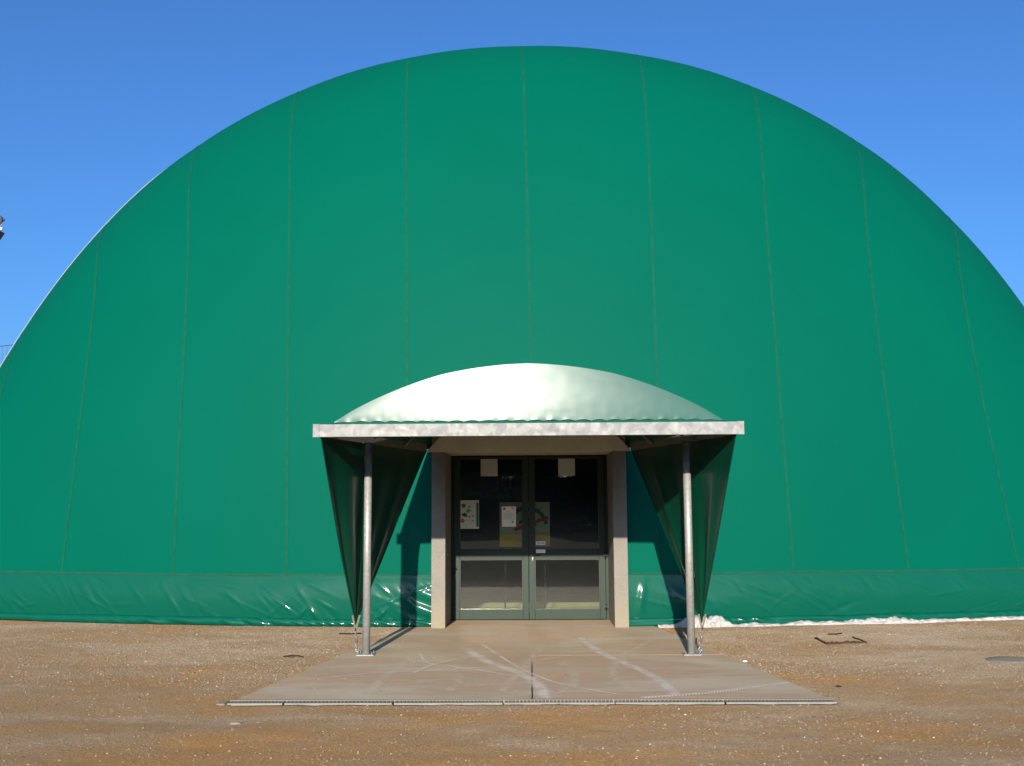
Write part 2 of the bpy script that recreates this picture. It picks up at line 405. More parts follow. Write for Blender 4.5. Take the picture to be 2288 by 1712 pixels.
# ------------------------------------------------------------------ slab (two pours with open joints)
slab = tag(empty('entrance_slab', (0, 9.2, 0)), kind='structure')
JX, JY = 0.0, 11.93
xr_j = slab_half(JY)[1]
polyA = [SLAB_L[0], (JX-.006, 9.20), (JX-.006, JY+.006), (float(xr_j), JY+.006), SLAB_R[1], (1.72, 15.05), (1.19, 15.05), (1.19, 15.9), (-1.24, 15.9), (-1.24, 15.05), (-1.80, 15.05), SLAB_L[1]]
MB().prism(polyA, -.14, 0).build('slab_panel', 'slab', slab)
polyB = [(JX+.006, 9.20), SLAB_R[0], (float(xr_j), JY-.006), (JX+.006, JY-.006)]
MB().prism(polyB, -.14, 0).build('slab_panel', 'slab', slab)

def catmull(pts, n=14):
    P = [np.array(p, float) for p in pts]; P = [2*P[0]-P[1]]+P+[2*P[-1]-P[-2]]; out = []
    for i in range(1, len(P)-2):
        for k in range(n):
            t_ = k/n; a, b, c_, d = P[i-1:i+3]
            out.append(.5*((2*b)+(-a+c_)*t_+(2*a-5*b+4*c_-d)*t_**2+(-a+3*b-3*c_+d)*t_**3))
    out.append(P[-2]); return np.array(out)
def tyre(pts, wd, mat, z):
    L = catmull(pts); T = np.gradient(L, axis=0); T /= np.linalg.norm(T, axis=1)[:, None]; N = np.stack([-T[:, 1], T[:, 0]], 1)
    s_ = np.concatenate([[0], np.cumsum(np.linalg.norm(np.diff(L, axis=0), axis=1))])
    G = np.stack([np.concatenate([L+N*wd/2, np.full((len(L), 1), z)], 1), np.concatenate([L-N*wd/2, np.full((len(L), 1), z)], 1)], 1)
    o = MB().grid(G, False).build('tyre_mark', mat, slab)
    uv = o.data.uv_layers.new(name='UVMap')
    for lp in o.data.loops:
        i, j = divmod(lp.vertex_index, 2); uv.data[lp.index].uv = (s_[i], float(j))
    if o.data.polygons[0].normal.z < 0: o.data.flip_normals()
tyre([(-.79, 12.53), (-.5, 11.5), (-.12, 10.63), (.05, 9.95), (.10, 9.48), (.11, 9.23)], .17, 'tread', .002)
tyre([(.11, 12.79), (-.055, 11.17), (-.175, 10.35), (-.27, 9.6)], .14, 'tread2', .003)
tyre([(-1.30, 12.2), (-1.395, 11.0), (-1.46, 10.37), (-1.46, 9.5)], .15, 'tread2', .002)
tyre([(.62, 13.5), (.79, 12.1), (1.05, 11.05), (1.2, 10.33), (1.27, 9.4)], .16, 'tread', .004)
tyre([(.95, 9.24), (1.6, 9.50), (2.42, 10.02)], .13, 'tread', .005)
tyre([(-1.27, 12.0), (-1.12, 11.35), (-.84, 11.09), (-.42, 10.69), (-.2, 10.48)], .06, 'tread', .006)
tyre([(-.3, 12.1), (-.83, 11.57), (-1.08, 11.09), (-1.2, 10.6)], .05, 'tread', .007)
tyre([(.3, 11.4), (.42, 10.6), (.36, 9.8), (.2, 9.3)], .18, 'tread2', .005)
tyre([(-.9, 11.0), (-.7, 10.3), (-.75, 9.6)], .16, 'tread2', .004)

tyre([(-.62, 12.9), (-.40, 12.0), (-.20, 11.2), (.02, 10.5), (.30, 9.9), (.75, 9.4)], .05, 'tread', .0085)
tyre([(1.5, 13.2), (1.15, 12.2), (.9, 11.3), (.8, 10.4), (.9, 9.5)], .12, 'tread2', .0065)
tyre([(-2.2, 10.2), (-1.6, 10.6), (-.9, 10.8), (-.2, 11.2), (.5, 11.9)], .04, 'tread', .0095)
# floor inside the hall
MB().box((-4.2, 15.9, -.12), (4.2, 17.85, -.004)).build('floor', 'interior_green')['kind'] = 'structure'
MB().box((-10, 17.85, -.12), (10, 44.5, -.004)).build('floor', 'interior_beige')['kind'] = 'structure'

# ------------------------------------------------------------------ channel drain in front of the slab
drain = tag(empty('channel_drain', (0, 9.1, 0)), 'long galvanised channel drain with slotted grates along front edge of concrete apron', 'drain')
MB().box((-2.62, 9.165, -.10), (2.59, 9.197, .004)).box((-2.62, 9.020, -.10), (2.59, 9.035, -.018)).box((-2.62, 9.035, -.10), (2.59, 9.165, -.05)).build('channel', 'concrete', drain)
MB().box((-2.71, 9.01, -.10), (-2.622, 9.19, .002)).build('end_stop', 'concrete', drain, .02)
x = -2.70
edges = [-2.62, -2.13, -1.19, -.245, .70, 1.64, 2.59]
for a, b in zip(edges[:-1], edges[1:]):
    m = MB(); a += .009; b -= .009
    m.box((a, 9.038, -.02), (b, 9.050, .001)); m.box((a, 9.150, -.02), (b, 9.162, .001))
    n = int((b-a)/.033)
    for k in range(n+1):
        xx = a+(b-a-.024)*k/n; m.box((xx, 9.050, -.02), (xx+.024, 9.150, .000))
    m.build('grate', 'grate', drain)

# ------------------------------------------------------------------ dome
DP = dict(c=10.8129, a=10.3, p=2.3156, q=.3964, xc=-.1001, L=6.0, n=2.25)
def dome_A(x): return .085*np.exp(-(x/2.6)**2)-.05*np.exp(-((np.abs(x)-5.6)/1.8)**2)+DP['c']*np.maximum(1-np.abs((x-DP['xc'])/DP['a'])**DP['p'], 1e-5)**DP['q']
def dome_pt(x, t_):
    th = t_*math.pi/2
    return np.stack([x, dome_foot(x)+DP['L']*(1-np.cos(th)**(2/DP['n'])), dome_A(x)*np.sin(th)**(2/DP['n'])], -1)
SEAMS = [(-10.32, 0, 0, 0), (-8.80, .603, -2.0, -.9), (-7.196, 1.276, -3.055, -1.859), (-5.299, .168, -1.84, -1.261), (-3.531, -.388, -.924, -.564),
         (-1.758, -.229, -.566, -.175), (.067, -.235, .005, .015), (1.86, .058, .225, .309), (3.798, -.778, 1.775, .542),
         (5.579, -1.481, 2.503, 1.846), (7.427, -2.739, 4.049, 2.45), (9.0, -1.6, 2.4, .5), (10.12, 0, 0, 0)]
def seam_x(k, t_):
    u = np.minimum(t_, .48); c0, c1, c2, c3 = SEAMS[k]
    more = .88*(c1+2*c2*u+3*c3*u*u)*(np.minimum(t_, .85)-u)
    return np.clip(c0+c1*u+c2*u**2+c3*u**3+more, DP['xc']-10.22, DP['xc']+10.22)
ZS = .70                                   # top of the skirt
def t_at_z(x, z): return np.arcsin(np.clip(z/dome_A(x), 0, 1)**(DP['n']/2))*2/math.pi
dome = tag(empty('air_dome', (0, 14.85, 0)), 'huge glossy green membrane dome of vertical welded strips filling the view', 'dome')
NR = 110
rows = np.linspace(0, 1, NR)**1.15
def strip_pts(k, nu):
    U = np.linspace(0, 1, nu)[:, None]; T0 = rows[None]
    xb = SEAMS[k][0]*(1-U)+SEAMS[k+1][0]*U
    ts = t_at_z(xb, ZS); Tt = ts+(1-ts)*T0
    Xs = seam_x(k, Tt)*(1-U)+seam_x(k+1, Tt)*U
    P = dome_pt(Xs, Tt)
    # each strip bellies out a little between its welds
    du = np.gradient(P, axis=0); dv = np.gradient(P, axis=1)
    N = np.cross(du, dv); N /= np.linalg.norm(N, axis=-1)[..., None]+1e-9
    N = np.where((N[..., 1:2] > 0) & (N[..., 2:3] < .2), -N, N)
    P = P+N*(.008*4*U*(1-U)*np.clip(T0*6, 0, 1))[..., None]*np.sign(-N[..., 1:2]+.3*N[..., 2:3]+1e-6)
    P = P+np.stack([0*P[..., 0], .02*vn(P[..., 0]*.5, P[..., 2]*.4), 0*P[..., 0]], -1)
    return P, Xs
for k in range(len(SEAMS)-1):
    nu = 27
    P, Xs = strip_pts(k, nu)
    back = P[:, -1:].copy(); back[..., 1] = 44.0
    P2 = np.concatenate([P, back], 1)
    cxm = (P2[:-1, :-1]+P2[1:, 1:])/2
    mask = ~((np.abs(cxm[..., 0]-XC) < 1.30) & (cxm[..., 2] < 2.52))
    MB().grid(P2, True, mask).build('panel', 'fabric', dome)
for k in range(1, len(SEAMS)-1):
    xb = np.array([SEAMS[k][0]]); ts = t_at_z(xb, ZS); Tt = ts+(1-ts)*rows
    xk = seam_x(k, Tt); ed = []
    for sg in (-1, 1):
        q = dome_pt(xk+sg*.020, Tt); q[:, 1] += .02*vn(q[:, 0]*.5, q[:, 2]*.4)
        du = dome_pt(xk+.01, Tt)-dome_pt(xk, Tt); dv = dome_pt(xk, np.minimum(Tt+.004, 1))-dome_pt(xk, np.maximum(Tt-.004, 0))
        N = np.cross(du, dv); N /= np.linalg.norm(N, axis=-1)[:, None]
        N *= np.sign(-N[:, 1:2]+N[:, 2:3]*.5)
        ed.append(q+N*.004)
    sel = ed[0][:, 2] > (2.6 if abs(SEAMS[k][0]) < 1.3 else 0)
    MB().grid(np.stack([ed[0][sel], ed[1][sel]], 0), True).build('seam', 'seam', dome)
# far end of the hall
xs_ = np.linspace(DP['xc']-10.2, DP['xc']+10.2, 60)
MB().add([(x, 44.0, float(dome_A(x))) for x in xs_]+[(xs_[-1], 44, 0), (xs_[0], 44, 0)], [tuple(range(62))]).build('back_wall', 'inside', dome)

for k, e in ((0, 0), (len(SEAMS)-2, -1)):
    P, _ = strip_pts(k, 27); top = np.concatenate([P[e], [[P[e][-1][0], 44.0, P[e][-1][2]]]]); bot = top.copy(); bot[:, 2] = -.1
    MB().grid(np.stack([bot, top], 1), True).build('side_wall', 'fabric', dome)
# skirt: slack glossy band with creases and a rolled hem
def creases(n, x0, x1, seed, amp=(.006, .018)):
    g = np.random.default_rng(seed)
    return [(g.uniform(x0, x1), g.uniform(.12, .62), g.uniform(-1.05, 1.05) if g.random() < .3 else g.uniform(-1.0, -.35), g.uniform(.10, .45), g.uniform(.012, .035), g.uniform(*amp)*.62*(1 if g.random() < .7 else -1)) for _ in range(n)]
def skirt_disp(x, z, cr, gather=None):
    d = .020*vn(x*.9, z*1.4+5)+.012*vn(x*2.3+4, z*3.2)
    for cx_, cz, an, ln, wd, am in cr:
        u = (x-cx_)*math.cos(an)+(z-cz)*math.sin(an); v_ = -(x-cx_)*math.sin(an)+(z-cz)*math.cos(an)
        d = d+am*np.exp(-(u/ln)**2-(v_/wd)**2)
    if gather is not None:                 # tension folds running up to the pillar
        gx0, s_ = gather; r = np.abs(x-gx0)
        ph = (z-.10)-r*.62
        d = d+.022*np.sin(ph*24+vn(x*3, z*2)*3)*np.exp(-(r/.55)**2)*np.clip(1.1-z/.72, 0, 1)
    edge = np.clip((ZS+.015-z)/.10, 0, 1); return d*edge
for x0, x1, seed, gath in ((-10.1, -1.36, 21, (-1.40, 1)), (1.30, 9.9, 22, None)):
    nx = int((x1-x0)/.022)
    xs_ = np.linspace(x0, x1, nx)[:, None]; zs_ = np.linspace(.055, ZS+.02, 44)[None]
    cr = creases(62, x0, x1, seed)
    if x0 > 0: cr += [(2.40, .24, -.42, .30, .13, .060), (2.30, .46, -.42, .30, .06, -.02), (3.35, .20, -.6, .16, .03, .02), (4.2, .30, -.55, .25, .03, .015), (1.55, .35, 1.4, .3, .05, .02)]
    else: cr += [(-2.15, .16, .75, .12, .03, .03), (-3.3, .17, .9, .1, .03, .028), (-3.1, .17, -.9, .1, .03, .028)]
    d = skirt_disp(xs_+0*zs_, zs_+0*xs_, cr, gath)
    Pk = np.stack([xs_+0*zs_, dome_foot(xs_)-.035-.05*np.sin(np.clip(zs_/ZS, 0, 1)*math.pi)-d, zs_+0*xs_], -1)
    wz = .012*vn(xs_*.8, 0*xs_)+.006*vn(xs_*3, 0*xs_)
    Pk[..., 2] += wz*(zs_/ZS)
    MB().grid(Pk, True).build('skirt', 'skirt', dome)
    tp = Pk[:, -1].copy(); tp[:, 1] -= .006
    lo, hi = tp.copy(), tp.copy(); lo[:, 2] -= .016; hi[:, 2] += .014; hi[:, 1] += .02
    MB().grid(np.stack([lo, hi], 1), True).build('skirt_seam', 'hem_seam', dome)
    # rolled hem along the ground
    nh = int((x1-x0)/.016); xh = np.linspace(x0, x1, nh)[:, None]; ph = np.linspace(-.35, math.pi+.5, 14)[None]
    rr = .056+.020*vn(xh*2.2+3, 0*xh)
    tw = xh*15+16*vn(xh*.9, 0*xh)+ph*1.9
    crk = (.020*np.sin(tw)*np.clip(vn(xh*1.5+9, 0*xh)*2.6+.6, 0, 1)+.010*np.sin(tw*2.3+1)*np.clip(vn2(xh*2+1, 0*xh)*3+.4, 0, 1))*np.sin(np.clip(ph, 0, math.pi))
    rad = rr+crk
    Ph = np.stack([xh+0*ph+.012*np.sin(tw*.5)*np.sin(ph), dome_foot(xh)-.075-rad*np.sin(ph)*.9, .055+.010*vn(xh*1.3, 0*xh)-rad*np.cos(ph)*1.02], -1)
    Ph[..., 2] = np.maximum(Ph[..., 2], -.015)
    MB().grid(Ph, True).build('hem', 'skirt', dome)
# thin pale tube added as the bright rim glint along the left outline
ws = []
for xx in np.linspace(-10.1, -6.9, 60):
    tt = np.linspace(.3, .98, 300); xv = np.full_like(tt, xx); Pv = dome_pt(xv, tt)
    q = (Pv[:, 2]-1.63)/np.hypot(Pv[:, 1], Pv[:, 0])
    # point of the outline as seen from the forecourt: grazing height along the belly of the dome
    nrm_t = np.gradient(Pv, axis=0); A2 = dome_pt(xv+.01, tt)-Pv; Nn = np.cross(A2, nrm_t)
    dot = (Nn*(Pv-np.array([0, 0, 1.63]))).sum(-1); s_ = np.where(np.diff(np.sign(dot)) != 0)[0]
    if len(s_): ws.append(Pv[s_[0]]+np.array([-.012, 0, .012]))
if len(ws) > 4: MB().tube(ws, [.0075*min(1, .25+.12*min(i, len(ws)-1-i)) for i in range(len(ws))], 6).build('rim_glint', 'edge', dome)

# white fleece showing under the right hem
nf = 620; xf = np.linspace(1.76, 9.6, nf)[:, None]; a = np.linspace(0, math.pi, 15)[None]
hump = .20*np.exp(-((xf-2.28)/.22)**2)+.13*np.exp(-((xf-2.62)/.18)**2)+.05*np.exp(-((xf-4.9)/.5)**2)
hh = .036+.022*vn(xf*2.1, 0*xf)+.020*vn2(xf*7, 0*xf)+.014*vn(xf*17, 0*xf)+hump*.7
wd = .10+.05*vn(xf*1.3+8, 0*xf)+.03*vn2(xf*5, 0*xf)+hump*.25
lump = 1+.45*vn(xf*9, a*2.2+0*xf)+.45*vn2(xf*21, a*4+0*xf)
Pf = np.stack([xf+.03*vn(xf*12, a*3+0*xf), dome_foot(xf)-.13-wd*np.cos(a)*-1*lump*1.0-.02, -.012+np.maximum(hh, .02)*np.sin(a)*lump], -1)
foam = empty('fleece_strip', (2.2, 14.8, 0))
tag(foam, 'crumpled white fleece strip along the foot of the dome right of the canopy', 'fleece strip')
MB().grid(Pf, True).build('fleece', 'foam', foam)

# ------------------------------------------------------------------ concrete portal
PF = 14.66; DOORY = 15.65; LZ = 2.455
portal = tag(empty('concrete_portal', (XC, 15.2, 0)), 'pale concrete portal of two square pillars and a lintel around the doors', 'portal')
PL = (-1.405, -1.207); PR = (1.160, 1.357)
MB().box((PL[0], PF, -.02), (PL[1], 15.80, LZ)).build('pillar', 'concrete', portal, .008)
MB().box((PR[0], PF, -.02), (PR[1], 15.80, LZ)).build('pillar', 'concrete', portal, .008)
MB().box((PL[0], PF+.02, LZ+.002), (PR[1], 15.80, 2.78)).build('lintel', 'lintel', portal, .006)
for px, s_ in ((PL[1], 1), (PR[0], -1)):
    MB().tube([(px-.01*s_, 14.82, 1.0), (px+.035*s_, 14.82, 1.0)], .012, 8).build('door_hook', 'black', portal)

# ------------------------------------------------------------------ double door
door = tag(empty('double_door', (-.035, DOORY, 0)), 'dark green aluminium glazed double door between the pillars, panes full of reflections', 'door')
fy0, fy1 = DOORY, DOORY+.07
TR0 = 2.440
MB().box((-1.205, fy0+.03, .002), (-1.165, fy1+.04, 2.45)).box((1.118, fy0+.03, .002), (1.158, fy1+.04, 2.45)).box((-1.165, fy0+.075, 2.43), (1.118, fy1+.06, 2.452)).build('frame', 'door_green', door)
def leaf(x0, x1):
    root = MB().box((x0, fy0, .012), (x0+.088, fy1, TR0)).box((x1-.088, fy0, .012), (x1, fy1, TR0)) \
        .box((x0+.088, fy0+.002, .012), (x1-.088, fy1-.002, .152)).box((x0+.088, fy0+.002, .896), (x1-.088, fy1-.002, 1.048)) \
        .box((x0+.088, fy0+.002, TR0-.028), (x1-.088, fy1-.002, TR0)).build('leaf', 'door_green', door, .004)
    for z0, z1 in ((.150, .898), (1.046, TR0-.026)):
        MB().box((x0+.086, fy0+.030, z0), (x1-.086, fy0+.036, z1)).build('pane', 'glass', root)
        m = MB()
        for q in ((x0+.088, x0+.098), (x1-.098, x1-.088)): m.box((q[0], fy0+.012, z0+.012), (q[1], fy0+.029, z1-.012))
        m.box((x0+.088, fy0+.012, z0+.002), (x1-.088, fy0+.029, z0+.012)).box((x0+.088, fy0+.012, z1-.012), (x1-.088, fy0+.029, z1-.002))
        m.build('glazing_bead', 'black', root)
    return root
LFa = leaf(-1.160, -.0375); LFb = leaf(-.0325, 1.112)
# lever handle with back plate on the right leaf
m = MB().box((.005, fy0-.010, .87), (.040, fy0-.0005, 1.00)); m.tube([(.022, fy0-.01, .975), (.022, fy0-.055, .975), (.030, fy0-.062, .975), (.130, fy0-.062, .972)], .011, 10)
hd = m.build('handle', 'black', LFb)
MB().tube([(.0225, fy0-.010, .915), (.0225, fy0-.020, .915)], .013, 12).box((.0175, fy0-.0215, .880), (.0275, fy0-.0105, .910)).build('lock_cylinder', 'brass', LFb)
for px, zz, lf in ((-1.160, .66, LFa), (-1.160, .20, LFa), (1.112, .95, LFb), (1.112, .19, LFb)):
    MB().tube([(px, fy0-.012, zz-.045), (px, fy0-.012, zz+.045)], .014, 10).box((px-.04, fy0-.016, zz-.012), (px+.04, fy0-.001, zz+.012)).build('hinge', 'black', lf)

# ------------------------------------------------------------------ paper on the glass
GY = fy0+.030                               # outer face of leaf panes
def sheet(name, x0, x1, z0, z1, mat, label, cat, y=GY, group=None):
    r = empty(name, ((x0+x1)/2, y, z0)); tag(r, label, cat, group)
    MB().box((x0, y-.0035, z0), (x1, y-.0015, z1)).build('sheet', mat, r); return r
def prn(r, shapes, y=GY-.0035):
    for nm, mat, x0, x1, z0, z1 in shapes: MB().box((x0, y-.0012, z0), (x1, y-.0002, z1)).build(nm, mat, r)
def blob(r, nm, mat, cx_, cz, rx, rz, y=GY-.0035, seed=0):
    g = random.Random(seed); n = 11
    P = [(cx_+rx*(.75+.5*g.random())*math.cos(2*math.pi*k/n), y-.0008, cz+rz*(.75+.5*g.random())*math.sin(2*math.pi*k/n)) for k in range(n)]
    MB().add(P, [tuple(range(n))]).build(nm, mat, r)
sheet('paper_square', -.755, -.501, 2.143, 2.405, 'paper_grey', 'blank pale square sheet high on the glass of the left door leaf', 'paper')
sheet('paper_square', .421, .675, 2.145, 2.405, 'paper_grey', 'blank pale square sheet high on the glass of the right door leaf', 'paper')
ps = sheet('poster', -1.070, -.784, 1.354, 1.782, 'poster', 'pale poster with small leaf pictures and green side strip at left of left door', 'poster')
prn(ps, [('print_strip', 'teal_print', -.825, -.790, 1.385, 1.745), ('print_line', 'ink_grey', -.99, -.86, 1.725, 1.732), ('print_line', 'ink_grey', -.985, -.865, 1.675, 1.681), ('print_line', 'ink_grey', -1.05, -.90, 1.475, 1.481), ('print_line', 'ink_grey', -.93, -.84, 1.425, 1.431)])
for i, (nm, mt, ax_, az_, rx, rz) in enumerate([('picture', 'brown_print', -1.015, 1.705, .032, .032), ('picture', 'ink', -.925, 1.685, .016, .013), ('picture', 'green_print', -.94, 1.625, .038, .030), ('picture', 'ink', -1.0, 1.565, .040, .026), ('picture', 'green_print', -.975, 1.545, .028, .014), ('picture', 'ink', -.925, 1.532, .012, .014), ('picture', 'red', -1.03, 1.475, .028, .030), ('picture', 'brown_print', -.87, 1.545, .022, .010), ('picture', 'red', -.875, 1.472, .014, .012)]):
    blob(ps, nm, mt, ax_, az_, rx, rz, seed=i)
nt_ = sheet('notice', -.438, -.224, 1.382, 1.685, 'paper', 'white typed notice with a red emblem taped beside the middle of the left door', 'notice')
prn(nt_, [('print_line', 'ink_grey', -.365, -.305, 1.603, 1.608)]+[('print_line', 'ink_grey', -.415, -.25, 1.578-.0135*k, 1.5815-.0135*k) for k in range(7)]+[('print_line', 'red', -.290, -.255, 1.645, 1.662), ('stamp', 'ink', -.285, -.262, 1.44, 1.463), ('stamp', 'ink', -.292, -.256, 1.452, 1.458)])
# red emblem: small bird-like mark of crossed wedges
for k, (dx, dz, w_, h_) in enumerate([(-.012, .010, .012, .012), (.010, .012, .012, .010), (0, 0, .010, .012), (-.012, -.012, .008, .010), (.012, -.010, .009, .009)]):
    blob(nt_, 'emblem', 'red', -.396+dx, 1.648+dz, w_, h_, seed=40+k)

def text_mesh(body, size, loc, mat, parent, name='lettering'):
    cu = bpy.data.curves.new('t', 'FONT'); cu.body = body; cu.size = size; cu.extrude = .0003; cu.align_x = 'CENTER'; cu.align_y = 'CENTER'
    cu.offset = .0006
    ob = bpy.data.objects.new('t', cu); C.objects.link(ob)
    bpy.context.view_layer.update()
    me = bpy.data.meshes.new_from_object(ob.evaluated_get(bpy.context.evaluated_depsgraph_get()))
    bpy.data.objects.remove(ob); bpy.data.curves.remove(cu)
    me.transform(Matrix.Rotation(R(90), 4, 'X')); me.name = name
    me.materials.clear(); me.materials.append(M[mat])
    o = bpy.data.objects.new(name, me); link(o, parent); o.location = Vector(loc)-parent.location
    return o
l1 = sheet('door_label', .075, .215, 1.107, 1.160, 'paper', 'small white label with bold black lettering on the right glass above the handle', 'label')
text_mesh('TIRARE', .036, (.145, GY-.0042, 1.1335), 'ink', l1)
l2 = sheet('door_label', .075, .215, .988, 1.041, 'paper', 'small white label with faint curved lettering on the right middle rail by the handle', 'label', fy0)
for k in range(9):
    u = k/8; MB().box((.095+.098*u, fy0-.0047, 1.012+.012*math.sin(u*2.8)-.006*u), (.103+.098*u, fy0-.0037, 1.018+.012*math.sin(u*2.8)-.006*u)).build('print_mark', 'ink_grey', l2)

# display board standing just inside the doors
bd = empty('display_board', (-.09, 16.0, 0)); tag(bd, 'display board with yellow foot band and green arc behind the middle of the doors', 'display board')
BY = 15.96
MB().box((-.48, BY, 1.07), (.29, BY+.02, 1.75)).build('board', 'board', bd)
MB().box((-.478, BY-.004, 1.07), (.288, BY-.001, 1.245)).build('yellow_band', 'yellow', bd)
MB().box((-.478, BY-.004, 1.262), (.288, BY-.001, 1.285)).build('grey_band', 'ink_grey', bd)
for r0, r1, mt in ((.27, .33, 'teal_print'), (.12, .15, 'ink')):
    A_ = np.linspace(R(10), R(150), 24); G = np.stack([np.stack([-.06+rr_*np.cos(A_), np.full(24, BY-.003), 1.36+rr_*np.sin(A_)], -1) for rr_ in (r0, r1)], 1)
    MB().grid(G, False).build('printed_arc', mt, bd)
m = MB(); m.bar((-.25, BY-.003, 1.33), (.27, BY-.003, 1.52), .004, .045, (0, 0, 1)); m.build('red_stripe', 'red', bd)
for sx in (-.40, .21): MB().tube([(sx, BY+.03, 0), (sx, BY+.03, 1.72)], .012, 8).tube([(sx, BY-.12, .012), (sx, BY+.25, .012)], .012, 8).build('leg', 'black', bd)

# ------------------------------------------------------------------ canopy
FY = 10.70; FB, FT = 2.400, 2.530          # fascia
canopy = tag(empty('entrance_canopy', (XC, 12.0, 0)), 'galvanised steel entrance canopy with arched shiny front panel on two round posts', 'canopy')
HF = 2.245
m = MB().box((XC-HF, FY, FB), (XC+HF, FY+.006, FT)).box((XC-HF, FY+.006, FT-.006), (XC+HF, FY+.07, FT)).box((XC-HF, FY+.006, FB), (XC+HF, FY+.07, FB+.006))
m.build('fascia', 'galv', canopy)
for sx in (-1, 1):
    MB().box((XC+sx*(HF-.035)-.035, FY-.004, FB-.002), (XC+sx*(HF-.035)+.035, FY-.0005, FT+.004)).build('fascia_end_plate', 'galv', canopy)
RA = dict(y=PF-.03, h=1.45, z=2.455, rise=.72)   # rear arch
FA = dict(y=FY+.05, h=2.07, z=2.535, rise=.635)   # front arch
def arch(h, rise, z0, n=49):
    Rr = (h*h+rise*rise)/(2*rise); ang = math.asin(min(1, h/Rr)); a_ = np.linspace(-ang, ang, n)
    return Rr*np.sin(a_), z0+Rr*np.cos(a_)-(Rr-rise)
LEAN = math.tan(R(4.6))
# front panel
nxl, nvl = 181, 40
xa = np.linspace(-FA['h'], FA['h'], nxl); Rr = (FA['h']**2+FA['rise']**2)/(2*FA['rise']); ztop = FA['z']+np.sqrt(Rr**2-xa**2)-(Rr-FA['rise'])
ztop = ztop-.006*np.abs(np.sin(xa*math.pi/.92))
zb = FA['z']+.016+.018*np.abs(np.sin(math.pi*xa/.166))**.8*np.clip((FA['h']-np.abs(xa))*3, 0, 1)
vv_ = np.linspace(0, 1, nvl)[None]**1.4
Zl = zb[:, None]+(np.maximum(ztop-zb, 0.0))[:, None]*vv_
hgt = Zl-zb[:, None]
rip = (.0013*np.cos(2*math.pi*xa/.166)*(1+1.6*vn(xa*4.1+2, 0*xa)))[:, None]*np.exp(-hgt/.025)
bul = .020*np.sin(np.clip(hgt/np.maximum(ztop-zb, .02)[:, None], 0, 1)*math.pi)*np.clip((ztop-zb)/.4, 0, 1)[:, None]
wav = .0007*vn(xa[:, None]*2.2+9, Zl*5)+0.0005*vn2(xa[:, None]*7, Zl*16)
Yl = FA['y']-.02+(Zl-FA['z'])*LEAN-bul*.2+rip+wav*np.clip(hgt/.1, 0, 1)+.0045*xa[:, None]**2
MB().grid(np.stack([XC+xa[:, None]+0*Zl, Yl, Zl], -1), True).build('front_panel', 'lunette', canopy)
# fabric strip under the laced edge
xs2 = np.linspace(-2.12, 2.12, 120)
MB().grid(np.stack([np.stack([XC+xs2, np.full(120, FA['y']-.012), np.full(120, FT+.001)], -1), np.stack([XC+xs2, FA['y']+.012+.004*np.sin(xs2*31), FT+.050*np.clip((2.12-np.abs(xs2))*4, .0, 1)+.002], -1)], 1), True).build('lacing_strip', 'roof_fabric', canopy)
# roof membrane running back to the dome
nS = 14; rf = []
for i in range(nS):
    s_ = i/(nS-1); h_ = FA['h']*(1-s_)+RA['h']*s_; xx, zz = arch(h_, FA['rise']*(1-s_)+RA['rise']*s_, FA['z']*(1-s_)+(RA['z']+.06)*s_)
    ytop = FA['y']+.005+(zz-FA['z'])*LEAN*(1-s_)
    rf.append(np.stack([XC+xx, ytop*(1-s_)+(RA['y']+.35)*s_+0*xx, zz-.012*(1-s_)], -1))
MB().grid(np.array(rf), True).build('roof_membrane', 'roof_fabric', canopy)
for i, s_ in enumerate((.03, .34, .66, .97)):
    h_ = FA['h']*(1-s_)+RA['h']*s_; xx, zz = arch(h_-.03, FA['rise']*(1-s_)+RA['rise']*s_, FA['z']*(1-s_)+(RA['z']+.06)*s_, 25)
    yy = FA['y']*(1-s_)+(RA['y']+.3)*s_
    MB().tube([(XC+a_, yy+(b_-2.53)*LEAN*(1-s_), b_-.04) for a_, b_ in zip(xx, zz)], .022, 8).build('rafter', 'steel_dark', canopy)
for u in (-.75, -.4, 0, .4, .75):
    m = MB(); pts = []
    for i in range(nS):
        k = int(round((u+1)/2*48)); p = rf[i][k]; pts.append((p[0], p[1], p[2]-.05))
    m.tube(pts[:-1], .018, 8).build('purlin', 'steel_dark', canopy)
# inner arch panel above the doors
xx, zz = arch(RA['h'], RA['rise'], RA['z'], 41)
n_ = len(xx)
MB().add([(XC+a_, RA['y'], b_) for a_, b_ in zip(xx, zz)]+[(XC+a_, RA['y']+.025, b_) for a_, b_ in zip(xx, zz)],
         [tuple(range(n_)), tuple(range(2*n_-1, n_-1, -1))]+[(i, i+n_, (i+1) % n_+n_, (i+1) % n_) for i in range(n_)]).build('inner_arch_panel', 'beige', canopy)
# side beams
BF, BR_ = (2.165, FY+.075, 2.462), (1.475, PF-.035, 2.515)
for sx in (-1, 1):
    MB().bar((XC+sx*BF[0], BF[1], BF[2]), (XC+sx*BR_[0], BR_[1], BR_[2]), .06, .118).build('side_beam', 'steel_dark', canopy)
